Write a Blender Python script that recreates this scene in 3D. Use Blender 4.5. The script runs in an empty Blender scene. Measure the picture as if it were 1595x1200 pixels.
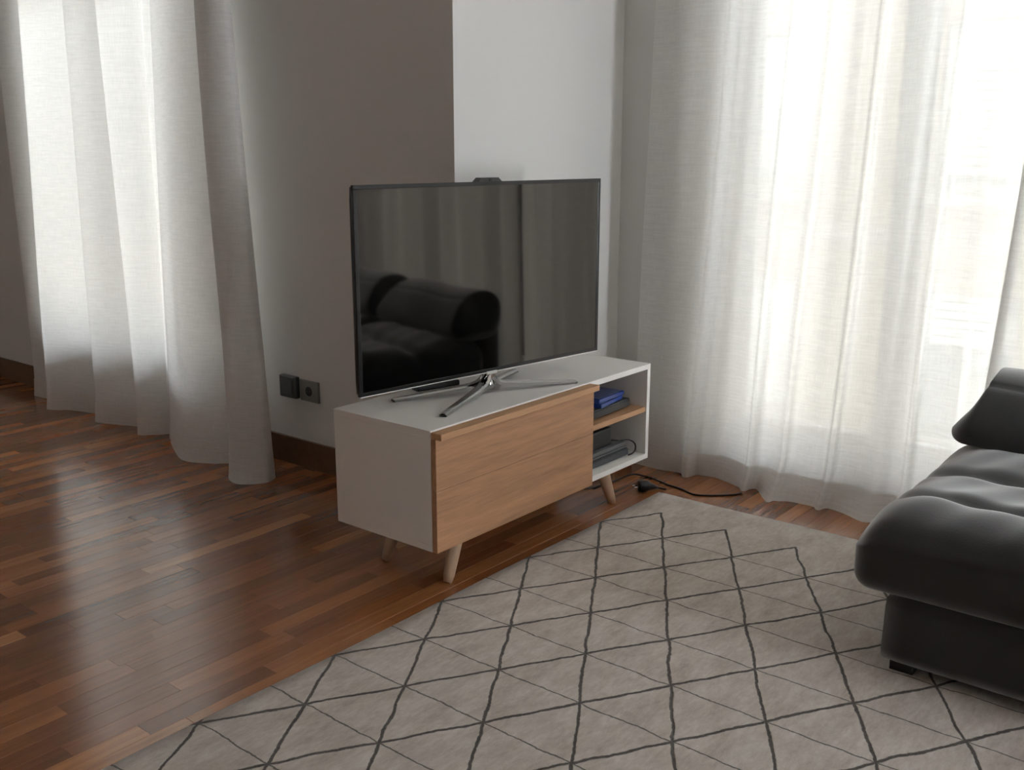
import bpy, bmesh, math, random
from mathutils import Vector, Matrix

random.seed(7)
S = bpy.context.scene
COL = S.collection
R = math.radians

# ------------------------------------------------------------------ camera
FPX = 1560.303
YAW, PITCH = R(38.9541), R(13.1949)
CAM = Vector((-1.9902, -1.9092, 1.3109))
fwd = Vector((math.cos(YAW) * math.cos(PITCH), math.sin(YAW) * math.cos(PITCH), -math.sin(PITCH)))
rgt = fwd.cross(Vector((0, 0, 1))).normalized()
upv = rgt.cross(fwd)
cd = bpy.data.cameras.new('camera')
cam = bpy.data.objects.new('camera', cd)
COL.objects.link(cam)
cam.matrix_world = Matrix(((rgt.x, upv.x, -fwd.x, CAM.x), (rgt.y, upv.y, -fwd.y, CAM.y),
                           (rgt.z, upv.z, -fwd.z, CAM.z), (0, 0, 0, 1)))
cd.sensor_width = 36.0
cd.lens = FPX / 1595.0 * 36.0
cd.clip_start = 0.05
S.camera = cam

# ------------------------------------------------------------------ sky, portals, exposure
SKY = 21.5
w = bpy.data.worlds.new('overcast_sky')
S.world = w
w.use_nodes = True
bg = w.node_tree.nodes['Background']
bg.inputs['Color'].default_value = (0.925, 0.965, 1.01, 1)
bg.inputs['Strength'].default_value = SKY
w.cycles.sampling_method = 'AUTOMATIC'

XL, YR, XW = 0.6266, 0.4605, 1.6741          # left wall plane, recess wall plane, window wall plane
CEIL = 3.1
WIN_L = (1.74, 3.36, 0.36, 2.95)             # y0, y1, z0, z1 of the openings
WIN_R = (-2.72, 0.02, 0.09, 3.00)
WIN_FILL = (0.43, 1.04, 0.20, 2.30)              # x0, x1, z0, z1 of the window added behind the camera as fill light
for i, (y0, y1, z0, z1, x) in enumerate([(*WIN_L, XL + 0.30), (*WIN_R, XW + 0.30)]):
    ld = bpy.data.lights.new('window_portal', 'AREA')
    ld.shape = 'RECTANGLE'
    ld.size, ld.size_y = y1 - y0, z1 - z0
    ld.cycles.is_portal = True
    lo = bpy.data.objects.new('window_portal', ld)
    COL.objects.link(lo)
    lo.location = (x, (y0 + y1) / 2, (z0 + z1) / 2)
    lo.rotation_euler = (R(90), 0, R(90))     # -Z of the lamp looks towards -X
ld = bpy.data.lights.new('window_portal', 'AREA')
ld.shape = 'RECTANGLE'
ld.size, ld.size_y = WIN_FILL[1] - WIN_FILL[0], WIN_FILL[3] - WIN_FILL[2]
ld.cycles.is_portal = True
lo = bpy.data.objects.new('window_portal', ld)
COL.objects.link(lo)
lo.location = ((WIN_FILL[0] + WIN_FILL[1]) / 2, -4.5, (WIN_FILL[2] + WIN_FILL[3]) / 2)
lo.rotation_euler = (R(-90), 0, 0)

vs = S.view_settings
vs.view_transform = 'Standard'
vs.look = 'None'
vs.exposure = 0.0
vs.gamma = 1.0
vs.use_curve_mapping = False
S.cycles.use_denoising = True
S.cycles.max_bounces = 10
S.cycles.diffuse_bounces = 5
S.cycles.glossy_bounces = 3
S.cycles.transmission_bounces = 10
S.cycles.transparent_max_bounces = 24
S.cycles.caustics_reflective = False
S.cycles.caustics_refractive = False
S.cycles.sample_clamp_indirect = 8.0


# ------------------------------------------------------------------ material helpers
class NT:
    def __init__(self, name):
        self.m = bpy.data.materials.new(name)
        self.m.use_nodes = True
        self.t = self.m.node_tree
        self.t.nodes.clear()
        self.out = self.t.nodes.new('ShaderNodeOutputMaterial')

    def n(self, typ, **kw):
        nd = self.t.nodes.new(typ)
        ins = kw.pop('ins', {})
        for k, v in kw.items():
            setattr(nd, k, v)
        for k, v in ins.items():
            if hasattr(v, 'is_linked') or isinstance(v, bpy.types.NodeSocket):
                self.t.links.new(v, nd.inputs[k])
            else:
                nd.inputs[k].default_value = v
        return nd

    def math(self, op, a, b=0.0, c=None, clamp=False):
        nd = self.t.nodes.new('ShaderNodeMath')
        nd.operation = op
        nd.use_clamp = clamp
        for i, v in enumerate((a, b, c)):
            if v is None:
                continue
            if isinstance(v, bpy.types.NodeSocket):
                self.t.links.new(v, nd.inputs[i])
            else:
                nd.inputs[i].default_value = v
        return nd.outputs[0]

    def mix(self, fac, a, b, blend='MIX'):
        nd = self.t.nodes.new('ShaderNodeMix')
        nd.data_type = 'RGBA'
        nd.blend_type = blend
        for k, v in ((0, fac), (6, a), (7, b)):
            if isinstance(v, bpy.types.NodeSocket):
                self.t.links.new(v, nd.inputs[k])
            else:
                nd.inputs[k].default_value = v
        return nd.outputs[2]

    def ramp(self, fac, stops):
        nd = self.t.nodes.new('ShaderNodeValToRGB')
        cr = nd.color_ramp
        while len(cr.elements) < len(stops):
            cr.elements.new(0.5)
        for e, (p, c) in zip(cr.elements, stops):
            e.position = p
            e.color = c if len(c) == 4 else (*c, 1)
        self.t.links.new(fac, nd.inputs[0])
        return nd.outputs[0]

    def coords(self, kind='Object'):
        return self.n('ShaderNodeTexCoord').outputs[kind]

    def noise(self, vec, scale, detail=3.0, rough=0.5, mapscale=None):
        if mapscale:
            vec = self.n('ShaderNodeMapping', ins={'Vector': vec, 'Scale': mapscale}).outputs[0]
        nd = self.n('ShaderNodeTexNoise', ins={'Vector': vec, 'Scale': scale, 'Detail': detail, 'Roughness': rough})
        return nd.outputs['Fac']

    def bump(self, h, strength, dist):
        return self.n('ShaderNodeBump', ins={'Height': h, 'Strength': strength, 'Distance': dist}).outputs[0]

    def principled(self, **ins):
        nd = self.n('ShaderNodeBsdfPrincipled', ins={k.replace('_', ' '): v for k, v in ins.items()})
        self.t.links.new(nd.outputs[0], self.out.inputs[0])
        return nd

    def finish(self, sh):
        self.t.links.new(sh, self.out.inputs[0])
        return self.m


def c4(*c):
    return (*c, 1.0)


def simple(name, col, rough=0.5, metal=0.0, var=0.06, scale=8.0, bump=0.0, bscale=200.0, spec=0.5, bdist=0.001):
    t = NT(name)
    co = t.coords()
    nz = t.noise(co, scale)
    f = t.math('MULTIPLY_ADD', nz, var * 2, 1 - var)
    colr = t.mix(1.0, c4(*col), t.n('ShaderNodeCombineColor', ins={0: f, 1: f, 2: f}).outputs[0], 'MULTIPLY')
    kw = dict(Base_Color=colr, Roughness=rough, Metallic=metal)
    p = t.principled(**kw)
    p.inputs['Specular IOR Level'].default_value = spec
    if bump:
        t.t.links.new(t.bump(t.noise(co, bscale), bump, bdist), p.inputs['Normal'])
    return t.m


M = {}
M['wall'] = simple('wall_paint', (0.71, 0.70, 0.68), 0.85, var=0.012, scale=2.0, bump=0.08, bscale=260, spec=0.25)
M['ceiling'] = simple('ceiling_paint', (0.85, 0.85, 0.84), 0.9, var=0.01, spec=0.2)
M['joinery'] = simple('white_joinery', (0.78, 0.78, 0.77), 0.4, var=0.01)
M['white_lacquer'] = simple('white_lacquer', (0.86, 0.84, 0.81), 0.42, var=0.012, scale=4, spec=0.4)
M['shaded_board'] = simple('shaded_backing_board', (0.22, 0.22, 0.22), 0.7, var=0.03)  # board colour darkened to put in the shade inside the open shelves
M['black_plastic'] = simple('black_plastic', (0.012, 0.012, 0.013), 0.35, var=0.1)
M['black_rubber'] = simple('black_rubber', (0.014, 0.013, 0.013), 0.5, var=0.1)
M['dark_device'] = simple('dark_device', (0.03, 0.034, 0.036), 0.45, var=0.25, scale=40)
M['grey_device'] = simple('grey_device', (0.13, 0.135, 0.14), 0.4, var=0.06, scale=20)
M['grey_device_dark'] = simple('grey_device_dark', (0.05, 0.055, 0.062), 0.4, var=0.06, scale=20)
M['blue_case'] = simple('blue_case', (0.018, 0.055, 0.27), 0.25, var=0.15, scale=25)
M['case_print'] = simple('case_print', (0.10, 0.15, 0.33), 0.3, var=0.6, scale=60)
M['chrome'] = simple('brushed_chrome', (0.50, 0.49, 0.48), 0.12, metal=1.0, var=0.03, scale=30)
M['tv_edge'] = simple('tv_edge', (0.012, 0.012, 0.013), 0.22, var=0.04)
M['tv_trim'] = simple('tv_trim', (0.88, 0.88, 0.87), 0.3, metal=1.0, var=0.03)
M['switch_dark'] = simple('switch_cover', (0.075, 0.085, 0.083), 0.35, var=0.05)
M['switch_grey'] = simple('socket_plate', (0.20, 0.205, 0.19), 0.4, var=0.05)
M['steel'] = simple('plug_steel', (0.7, 0.7, 0.68), 0.25, metal=1.0, var=0.02)
M['facade'] = simple('facade_render', (0.34, 0.28, 0.21), 0.9, var=0.06, scale=0.8, bump=0.2, bscale=20)
M['facade_band'] = simple('facade_stone_band', (0.36, 0.32, 0.27), 0.9, var=0.05, scale=2)
M['shutter'] = simple('shutter_white', (0.58, 0.56, 0.52), 0.6, var=0.03)
M['iron'] = simple('balcony_iron', (0.25, 0.24, 0.23), 0.5, var=0.05)
M['asphalt'] = simple('street_asphalt', (0.20, 0.20, 0.20), 0.9, var=0.15, scale=3)
M['window_dark'] = simple('far_window_glass', (0.16, 0.17, 0.18), 0.1, var=0.1)

# TV screen
t = NT('screen_glass')
ps = t.principled(Base_Color=c4(0.002, 0.002, 0.002), Roughness=0.045, IOR=1.76)
ps.inputs['Specular Tint'].default_value = c4(1.0, 0.93, 0.84)
M['screen'] = t.m

# window pane: clear with a Fresnel reflection
t = NT('window_glass')
fr = t.n('ShaderNodeFresnel', ins={'IOR': 1.45}).outputs[0]
tr = t.n('ShaderNodeBsdfTransparent', ins={'Color': c4(0.94, 0.96, 0.96)}).outputs[0]
gl = t.n('ShaderNodeBsdfGlossy', ins={'Color': c4(1, 1, 1), 'Roughness': 0.02}).outputs[0]
M['glass'] = t.finish(t.n('ShaderNodeMixShader', ins={0: fr, 1: tr, 2: gl}).outputs[0])


# linen: diffuse + translucent, open weave, slubs
def linen(name, openw, trans, col):
    t = NT(name)
    uv = t.coords('UV')
    s1 = t.noise(uv, 1.0, 3, 0.6, (26, 330, 1))     # weft slubs
    s2 = t.noise(uv, 1.0, 3, 0.6, (330, 16, 1))     # warp slubs
    s3 = t.noise(uv, 1.0, 2, 0.5, (9, 120, 1))
    weave = t.math('MULTIPLY', t.math('ADD', s1, s2), 0.5)
    weave = t.math('MULTIPLY_ADD', s3, 0.35, t.math('MULTIPLY', weave, 0.75))
    wv = t.n('ShaderNodeMapRange', clamp=True, ins={0: weave, 1: 0.38, 2: 0.72, 3: 0.0, 4: 1.0}).outputs[0]
    colr = t.mix(wv, c4(*[v * 1.05 for v in col]), c4(*[v * 0.84 for v in col]))
    nrm = t.bump(weave, 0.25, 0.0015)
    d = t.n('ShaderNodeBsdfDiffuse', ins={'Color': colr, 'Normal': nrm}).outputs[0]
    tl = t.n('ShaderNodeBsdfTranslucent', ins={'Color': colr, 'Normal': nrm}).outputs[0]
    cloth = t.n('ShaderNodeMixShader', ins={0: trans, 1: d, 2: tl}).outputs[0]
    tp = t.n('ShaderNodeBsdfTransparent').outputs[0]
    fac = t.math('MULTIPLY_ADD', wv, -openw * 1.1, openw * 1.55, clamp=True)
    # yarns have thickness: the weave closes up when seen edge-on
    lw = t.n('ShaderNodeLayerWeight', ins={'Blend': 0.5}).outputs['Facing']
    fac = t.math('MULTIPLY', fac, t.math('SUBTRACT', 1.0, t.math('POWER', lw, 1.6)), clamp=True)
    return t.finish(t.n('ShaderNodeMixShader', ins={0: fac, 1: cloth, 2: tp}).outputs[0])


M['linen'] = linen('white_linen', 0.042, 0.295, (0.90, 0.892, 0.878))
M['linen_hem'] = linen('white_linen_hem', 0.02, 0.25, (0.90, 0.88, 0.85))


# parquet
def parquet(name, per_object):
    t = NT(name)
    if per_object:
        oi = t.n('ShaderNodeObjectInfo')
        sep = t.n('ShaderNodeSeparateColor', ins={0: oi.outputs['Color']})
        tone = sep.outputs[0]
        rnd = oi.outputs['Random']
        hue = sep.outputs[1]
    else:
        rnd = t.n('ShaderNodeNewGeometry').outputs['Random Per Island']
        tone = rnd
        hue = t.math('FRACT', t.math('MULTIPLY', rnd, 17.3))
    co = t.coords()
    off = t.math('MULTIPLY', rnd, 37.0)
    vec = t.n('ShaderNodeVectorMath', operation='ADD',
              ins={0: co, 1: t.n('ShaderNodeCombineXYZ', ins={0: off, 1: off, 2: off}).outputs[0]}).outputs[0]
    g1 = t.noise(vec, 1.0, 5, 0.62, (3.5, 60, 20))
    g2 = t.noise(vec, 1.0, 3, 0.6, (14, 420, 60))
    base = t.ramp(tone, [(0.0, (0.16, 0.060, 0.022)), (0.28, (0.225, 0.085, 0.030)), (0.6, (0.30, 0.115, 0.039)),
                         (0.86, (0.385, 0.155, 0.053)), (1.0, (0.50, 0.225, 0.083))])
    base = t.mix(t.math('MULTIPLY', hue, 0.35), base, c4(0.29, 0.095, 0.032))
    grain = t.math('MULTIPLY_ADD', g1, 0.9, 0.55)
    grain = t.math('MULTIPLY', grain, t.math('MULTIPLY_ADD', g2, 0.5, 0.75))
    colr = t.mix(1.0, base, t.n('ShaderNodeCombineColor', ins={0: grain, 1: grain, 2: grain}).outputs[0], 'MULTIPLY')
    wear = t.noise(t.n('ShaderNodeNewGeometry').outputs['Position'], 2.2, 3)
    rough = t.math('MULTIPLY_ADD', wear, 0.08, 0.13)
    h = t.math('ADD', t.math('MULTIPLY', g1, 0.6), t.math('MULTIPLY', g2, 0.4))
    pf = t.principled(Base_Color=colr, Roughness=rough, Normal=t.bump(h, 0.06, 0.0012), IOR=1.72)
    pf.inputs['Coat Weight'].default_value = 0.15
    pf.inputs['Coat Roughness'].default_value = 0.11
    pf.inputs['Coat IOR'].default_value = 1.55
    return t.m


M['plank'] = parquet('parquet_oak_strip', True)
M['plank_field'] = parquet('parquet_oak_field', False)
M['subfloor'] = simple('parquet_joint', (0.018, 0.010, 0.006), 0.7)


def wood(name, c_lo, c_hi, axis, rough=0.5, gscale=1.0):
    t = NT(name)
    co = t.coords()
    sc = {'x': (2.2, 26, 26), 'z': (26, 26, 2.2)}[axis]
    sc2 = {'x': (9, 170, 170), 'z': (170, 170, 9)}[axis]
    g1 = t.noise(co, gscale, 5, 0.6, sc)
    g2 = t.noise(co, gscale, 3, 0.6, sc2)
    f = t.math('ADD', t.math('MULTIPLY', g1, 0.65), t.math('MULTIPLY', g2, 0.35))
    colr = t.ramp(f, [(0.30, c_lo), (0.68, c_hi)])
    t.principled(Base_Color=colr, Roughness=rough, Normal=t.bump(f, 0.06, 0.001))
    return t.m


M['oak'] = wood('oak_veneer', (0.30, 0.152, 0.078), (0.54, 0.295, 0.16), 'x')
M['oak_edge'] = wood('oak_rail', (0.40, 0.22, 0.11), (0.60, 0.35, 0.19), 'x')
M['beech'] = wood('pale_leg_wood', (0.46, 0.31, 0.20), (0.60, 0.43, 0.29), 'z')
M['skirting'] = wood('brown_skirting', (0.10, 0.055, 0.03), (0.17, 0.095, 0.052), 'x', 0.4)

# rug: woven triangles, carved dark lines
t = NT('trellis_rug')
co = t.coords()
wob = t.n('ShaderNodeTexNoise', ins={'Vector': co, 'Scale': 9.0, 'Detail': 2.0}).outputs['Color']
wob2 = t.n('ShaderNodeTexNoise', ins={'Vector': co, 'Scale': 70.0, 'Detail': 2.0}).outputs['Color']


def wobble(v, src, amp):
    d = t.n('ShaderNodeVectorMath', operation='SUBTRACT', ins={0: src, 1: (0.5, 0.5, 0.5)}).outputs[0]
    d = t.n('ShaderNodeVectorMath', operation='SCALE', ins={0: d, 'Scale': amp}).outputs[0]
    return t.n('ShaderNodeVectorMath', operation='ADD', ins={0: v, 1: d}).outputs[0]


pv = wobble(wobble(co, wob, 0.022), wob2, 0.006)
sep = t.n('ShaderNodeSeparateXYZ', ins={0: pv})
ra = t.math('MULTIPLY', t.math('SUBTRACT', 1.056, sep.outputs[0]), 1 / 0.2088)
rb = t.math('MULTIPLY', t.math('ADD', sep.outputs[1], 0.155), 1 / 0.2565)


def fam(v, unit, half):
    d = t.math('MULTIPLY', t.math('ABSOLUTE', t.math('SUBTRACT', t.math('FRACT', t.math('ADD', v, 0.5)), 0.5)), unit)
    return t.n('ShaderNodeMapRange', clamp=True, interpolation_type='SMOOTHSTEP',
               ins={0: d, 1: half * 0.55, 2: half * 1.35, 3: 1.0, 4: 0.0}).outputs[0]


l1 = fam(t.math('MULTIPLY_ADD', ra, -0.5, rb), 0.2187, 0.0048)
l2 = fam(t.math('MULTIPLY_ADD', ra, 0.5, rb), 0.2187, 0.0041)
l3 = t.math('MULTIPLY', fam(ra, 0.2088, 0.0023), t.math('GREATER_THAN', ra, 0.5))
lines = t.math('MULTIPLY', t.math('MAXIMUM', l1, l2), t.math('GREATER_THAN', ra, -0.02))
lines = t.math('MAXIMUM', lines, t.math('MULTIPLY', l3, 0.85))
p1 = t.noise(co, 7.0, 4, 0.6, (1.0, 2.2, 1))
p2 = t.noise(co, 420.0, 2, 0.6)
p3 = t.noise(co, 38.0, 4, 0.65, (1, 2.5, 1))
pile = t.ramp(t.math('ADD', t.math('MULTIPLY', p1, 0.55), t.math('MULTIPLY', p3, 0.45)),
              [(0.33, (0.41, 0.35, 0.30)), (0.50, (0.55, 0.49, 0.435)), (0.66, (0.68, 0.63, 0.58))])
pile = t.mix(t.math('MULTIPLY', p2, 0.25), pile, c4(0.30, 0.27, 0.24))
colr = t.mix(t.math('MULTIPLY', lines, t.math('MULTIPLY_ADD', p2, 0.5, 0.62), clamp=True), pile, c4(0.018, 0.016, 0.014))
h = t.math('SUBTRACT', t.math('ADD', t.math('MULTIPLY', p2, 0.35), t.math('MULTIPLY', p3, 0.5)), t.math('MULTIPLY', lines, 0.9))
pr = t.principled(Base_Color=colr, Roughness=0.95, Normal=t.bump(h, 0.55, 0.004))
pr.inputs['Specular IOR Level'].default_value = 0.1
pr.inputs['Sheen Weight'].default_value = 0.15
M['rug'] = t.m

# sofa suede
t = NT('grey_suede')
co = t.coords()
n1 = t.noise(co, 9, 5, 0.6)
n2 = t.noise(co, 260, 3, 0.6)
n3 = t.noise(co, 3, 3, 0.6)
colr = t.ramp(t.math('ADD', t.math('MULTIPLY', n1, 0.5), t.math('ADD', t.math('MULTIPLY', n3, 0.35), t.math('MULTIPLY', n2, 0.15))),
              [(0.30, (0.010, 0.009, 0.0085)), (0.70, (0.026, 0.024, 0.0235))])
pr = t.principled(Base_Color=colr, Roughness=0.9, Normal=t.bump(t.math('ADD', n2, t.math('MULTIPLY', n1, 0.8)), 0.25, 0.002))
pr.inputs['Sheen Weight'].default_value = 1.0
pr.inputs['Sheen Roughness'].default_value = 0.5
pr.inputs['Specular IOR Level'].default_value = 0.15
M['suede'] = t.m
M['stitch'] = simple('pale_stitch', (0.30, 0.29, 0.28), 0.8)


# ------------------------------------------------------------------ mesh helpers
def obj(name, bm, mat=None, parent=None, smooth=False, **props):
    me = bpy.data.meshes.new(name)
    bm.normal_update()
    bm.to_mesh(me)
    bm.free()
    if mat is not None:
        me.materials.append(M[mat] if isinstance(mat, str) else mat)
    if smooth:
        for p in me.polygons:
            p.use_smooth = True
    o = bpy.data.objects.new(name, me)
    COL.objects.link(o)
    if parent is not None:
        o.parent = parent
    for k, v in props.items():
        o[k] = v
    return o


def link(name, me, parent=None, **props):
    o = bpy.data.objects.new(name, me)
    COL.objects.link(o)
    if parent is not None:
        o.parent = parent
    for k, v in props.items():
        o[k] = v
    return o


def empty(name, label=None, category=None, loc=(0, 0, 0), rz=0.0, **props):
    o = bpy.data.objects.new(name, None)
    o.empty_display_size = 0.1
    COL.objects.link(o)
    o.location = loc
    o.rotation_euler = (0, 0, rz)
    if label:
        o['label'] = label
    if category:
        o['category'] = category
    for k, v in props.items():
        o[k] = v
    return o


def add_box(bm, x0, x1, y0, y1, z0, z1, bev=0.0, seg=2):
    r = bmesh.ops.create_cube(bm, size=1.0)
    vs_ = r['verts']
    for v in vs_:
        v.co = Vector((x0 + (v.co.x + .5) * (x1 - x0), y0 + (v.co.y + .5) * (y1 - y0), z0 + (v.co.z + .5) * (z1 - z0)))
    if bev > 0:
        es = list({e for v in vs_ for e in v.link_edges})
        bmesh.ops.bevel(bm, geom=es, offset=bev, segments=seg, affect='EDGES', profile=0.5)
    return bm


def box(x0, x1, y0, y1, z0, z1, bev=0.0, seg=2):
    return add_box(bmesh.new(), x0, x1, y0, y1, z0, z1, bev, seg)


def add_tube(bm, pts, rad, n=10, cap=True):
    pts = [Vector(p) for p in pts]
    if not hasattr(rad, '__len__'):
        rad = [rad] * len(pts)
    tang = []
    for i in range(len(pts)):
        a = pts[max(i - 1, 0)]
        b = pts[min(i + 1, len(pts) - 1)]
        tang.append((b - a).normalized())
    ref = Vector((0, 0, 1)) if abs(tang[0].z) < 0.9 else Vector((1, 0, 0))
    u = tang[0].cross(ref).normalized()
    rings = []
    for i, p in enumerate(pts):
        u = (u - tang[i] * u.dot(tang[i])).normalized()
        v = tang[i].cross(u)
        rings.append([bm.verts.new(p + (u * math.cos(2 * math.pi * k / n) + v * math.sin(2 * math.pi * k / n)) * rad[i])
                      for k in range(n)])
    for a, b in zip(rings[:-1], rings[1:]):
        for k in range(n):
            bm.faces.new((a[k], a[(k + 1) % n], b[(k + 1) % n], b[k]))
    if cap:
        bm.faces.new(list(reversed(rings[0])))
        bm.faces.new(rings[-1])
    return bm


def catmull(P, per=8):
    P = [tuple(p) for p in P]
    out = []
    n = len(P)
    for i in range(n - 1):
        p0, p1, p2, p3 = P[max(i - 1, 0)], P[i], P[i + 1], P[min(i + 2, n - 1)]
        for k in range(per):
            s = k / per
            out.append(tuple(0.5 * ((2 * b) + (-a + c) * s + (2 * a - 5 * b + 4 * c - d) * s * s + (-a + 3 * b - 3 * c + d) * s ** 3)
                             for a, b, c, d in zip(p0, p1, p2, p3)))
    out.append(P[-1])
    return out


def rounded_block(x0, x1, y0, y1, z0, z1, r, n=(20, 20, 10), shape=None):
    """closed box with rounded edges, evenly gridded; shape(p, q) moves each point, q being its -1..1 place"""
    bm = bmesh.new()
    c = Vector(((x0 + x1) / 2, (y0 + y1) / 2, (z0 + z1) / 2))
    h = Vector(((x1 - x0) / 2, (y1 - y0) / 2, (z1 - z0) / 2))
    cache = {}

    def place(i, j, k):
        key = (i, j, k)
        if key in cache:
            return cache[key]
        q = Vector((2 * i / n[0] - 1, 2 * j / n[1] - 1, 2 * k / n[2] - 1))
        p = Vector((q.x * h.x, q.y * h.y, q.z * h.z))
        inner = Vector([max(-(h[a] - min(r, h[a])), min(h[a] - min(r, h[a]), p[a])) for a in range(3)])
        d = p - inner
        if d.length > 1e-9:
            p = inner + d.normalized() * min(r, max(abs(d.x), abs(d.y), abs(d.z)))
        p = p + c
        if shape:
            p = shape(p, q)
        v = bm.verts.new(p)
        cache[key] = v
        return v
    for a in range(3):
        b, cc = (a + 1) % 3, (a + 2) % 3
        for side in (0, n[a]):
            for i in range(n[b]):
                for j in range(n[cc]):
                    idx = []
                    for di, dj in ((0, 0), (1, 0), (1, 1), (0, 1)):
                        t3 = [0, 0, 0]
                        t3[a] = side
                        t3[b] = i + di
                        t3[cc] = j + dj
                        idx.append(place(*t3))
                    if side == 0:
                        idx.reverse()
                    bm.faces.new(idx)
    return bm


def copy_tree(o, parent=None):
    c = o.copy()
    COL.objects.link(c)
    c.parent = parent
    for ch in list(o.children):
        copy_tree(ch, c)
    return c


# ------------------------------------------------------------------ room shell
TH = 0.34                                     # outer wall thickness
X_NEAR, Y_FAR, Y_NEAR = -4.4, 5.0, -4.2


def wall_with_opening(name, x, y0, y1, *wins):
    bm = bmesh.new()
    ya = y0
    for wy0, wy1, wz0, wz1 in wins:
        add_box(bm, x, x + TH, ya, wy0, -0.02, CEIL)
        add_box(bm, x, x + TH, wy0, wy1, -0.02, wz0)
        add_box(bm, x, x + TH, wy0, wy1, wz1, CEIL)
        ya = wy1
    add_box(bm, x, x + TH, ya, y1, -0.02, CEIL)
    return obj(name, bm, 'wall', kind='structure')


wall_with_opening('wall_left', XL, YR + 0.15, Y_FAR, WIN_L)
wall_with_opening('wall_right', XW, Y_NEAR - 0.34, YR + 0.15, WIN_R)
obj('wall_center', box(XL, XW, YR, YR + 0.15, -0.02, CEIL), 'wall', kind='structure')
obj('wall_far', box(X_NEAR - 0.2, XL + TH, Y_FAR, Y_FAR + 0.2, -0.02, CEIL), 'wall', kind='structure')
bm = bmesh.new()
add_box(bm, X_NEAR - 0.2, WIN_FILL[0], Y_NEAR - 0.34, Y_NEAR, -0.02, CEIL)
add_box(bm, WIN_FILL[1], XW, Y_NEAR - 0.34, Y_NEAR, -0.02, CEIL)
add_box(bm, WIN_FILL[0], WIN_FILL[1], Y_NEAR - 0.34, Y_NEAR, -0.02, WIN_FILL[2])
add_box(bm, WIN_FILL[0], WIN_FILL[1], Y_NEAR - 0.34, Y_NEAR, WIN_FILL[3], CEIL)
obj('wall_near', bm, 'wall', kind='structure')
obj('wall_rear', box(X_NEAR - 0.2, X_NEAR, Y_NEAR, Y_FAR, -0.02, CEIL), 'wall', kind='structure')
bm = box(X_NEAR - 0.2, XL + TH, Y_NEAR - 0.2, Y_FAR + 0.2, CEIL, CEIL + 0.12)
add_box(bm, XL + TH, XW + TH, Y_NEAR - 0.2, YR + 0.15, CEIL, CEIL + 0.12)
obj('ceiling', bm, 'ceiling', kind='structure')

BBH = 0.119
obj('baseboard_left', box(XL - 0.014, XL, YR - 0.012, Y_FAR, 0.0, BBH, 0.002), 'skirting', kind='structure')
obj('baseboard_center', box(XL - 0.002, XW - 0.012, YR - 0.014, YR, 0.0, BBH, 0.002), 'skirting', kind='structure')
obj('baseboard_right', box(XW - 0.014, XW, Y_NEAR, YR, 0.0, BBH, 0.002), 'skirting', kind='structure')


def window(name, x, win, leaves, turn=None):
    """frame in the opening, casement leaves with panes, a sill board"""
    y0, y1, z0, z1 = win
    xf = x + 0.16
    bm = bmesh.new()
    fw, fd = 0.05, 0.07
    add_box(bm, xf, xf + fd, y0, y0 + fw, z0, z1, 0.003)
    add_box(bm, xf, xf + fd, y1 - fw, y1, z0, z1, 0.003)
    add_box(bm, xf, xf + fd, y0 + fw, y1 - fw, z0, z0 + fw, 0.003)
    add_box(bm, xf, xf + fd, y0 + fw, y1 - fw, z1 - fw, z1, 0.003)
    root = obj(name, bm, 'joinery', kind='structure')
    a, b = y0 + fw, y1 - fw
    lw = (b - a) / leaves
    for i in range(leaves):
        p, q = a + i * lw + 0.002, a + (i + 1) * lw - 0.002
        s = 0.055
        bm = bmesh.new()
        xs0, xs1 = xf - 0.015, xf + 0.04
        zb, zt = z0 + fw + 0.002, min(z1 - fw, 2.26) - 0.002
        add_box(bm, xs0, xs1, p, p + s, zb, zt, 0.004)
        add_box(bm, xs0, xs1, q - s, q, zb, zt, 0.004)
        add_box(bm, xs0, xs1, p + s, q - s, zb, zb + s + 0.02, 0.004)
        add_box(bm, xs0, xs1, p + s, q - s, zt - s, zt, 0.004)
        leaf = obj('casement', bm, 'joinery', root)
        obj('pane', box(xf + 0.008, xf + 0.014, p + s, q - s, zb + s + 0.02, zt - s), 'glass', leaf)
    if z1 > 2.6:                              # fixed panes above the casements, added to let more sky light in
        add_box(bm2 := bmesh.new(), xf, xf + fd, a, b, 2.26, 2.33, 0.003)
        for i in range(1, leaves):
            add_box(bm2, xf, xf + fd, a + i * lw - 0.025, a + i * lw + 0.025, 2.33, z1 - fw, 0.003)
        tr_ = obj('fill_transom', bm2, 'joinery', root)
        for i in range(leaves):
            obj('pane', box(xf + 0.03, xf + 0.036, a + i * lw + 0.026, a + (i + 1) * lw - 0.026, 2.33, z1 - fw), 'glass', tr_)
    bm = bmesh.new()
    add_box(bm, xf - 0.035, xf - 0.016, (a + b) / 2 - 0.014, (a + b) / 2 + 0.014, 1.05, 1.12, 0.004)
    add_box(bm, xf - 0.05, xf - 0.036, (a + b) / 2 - 0.008, (a + b) / 2 + 0.008, 0.99, 1.10, 0.004)
    obj('handle', bm, 'steel', root)
    obj('window_sill', box(x - 0.02, xf, y0, y1, z0 - 0.001, z0 + 0.02, 0.004), 'joinery', root)
    if turn is not None:
        root.matrix_world = turn
    return root


window('window_1', XL, WIN_L, 2)
window('window_2', XW, WIN_R, 4)
# added fill-light window: built along Y like the others, then turned to face -Y
window('fill_window', 0.0, (-WIN_FILL[1], -WIN_FILL[0], WIN_FILL[2], WIN_FILL[3]), 2, Matrix.Translation((0, Y_NEAR, 0)) @ Matrix.Rotation(R(-90), 4, 'Z'))

# ------------------------------------------------------------------ parquet floor
RUG = (-1.64, 1.2595, -2.05, -0.020)          # x0, x1, y0, y1


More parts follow.
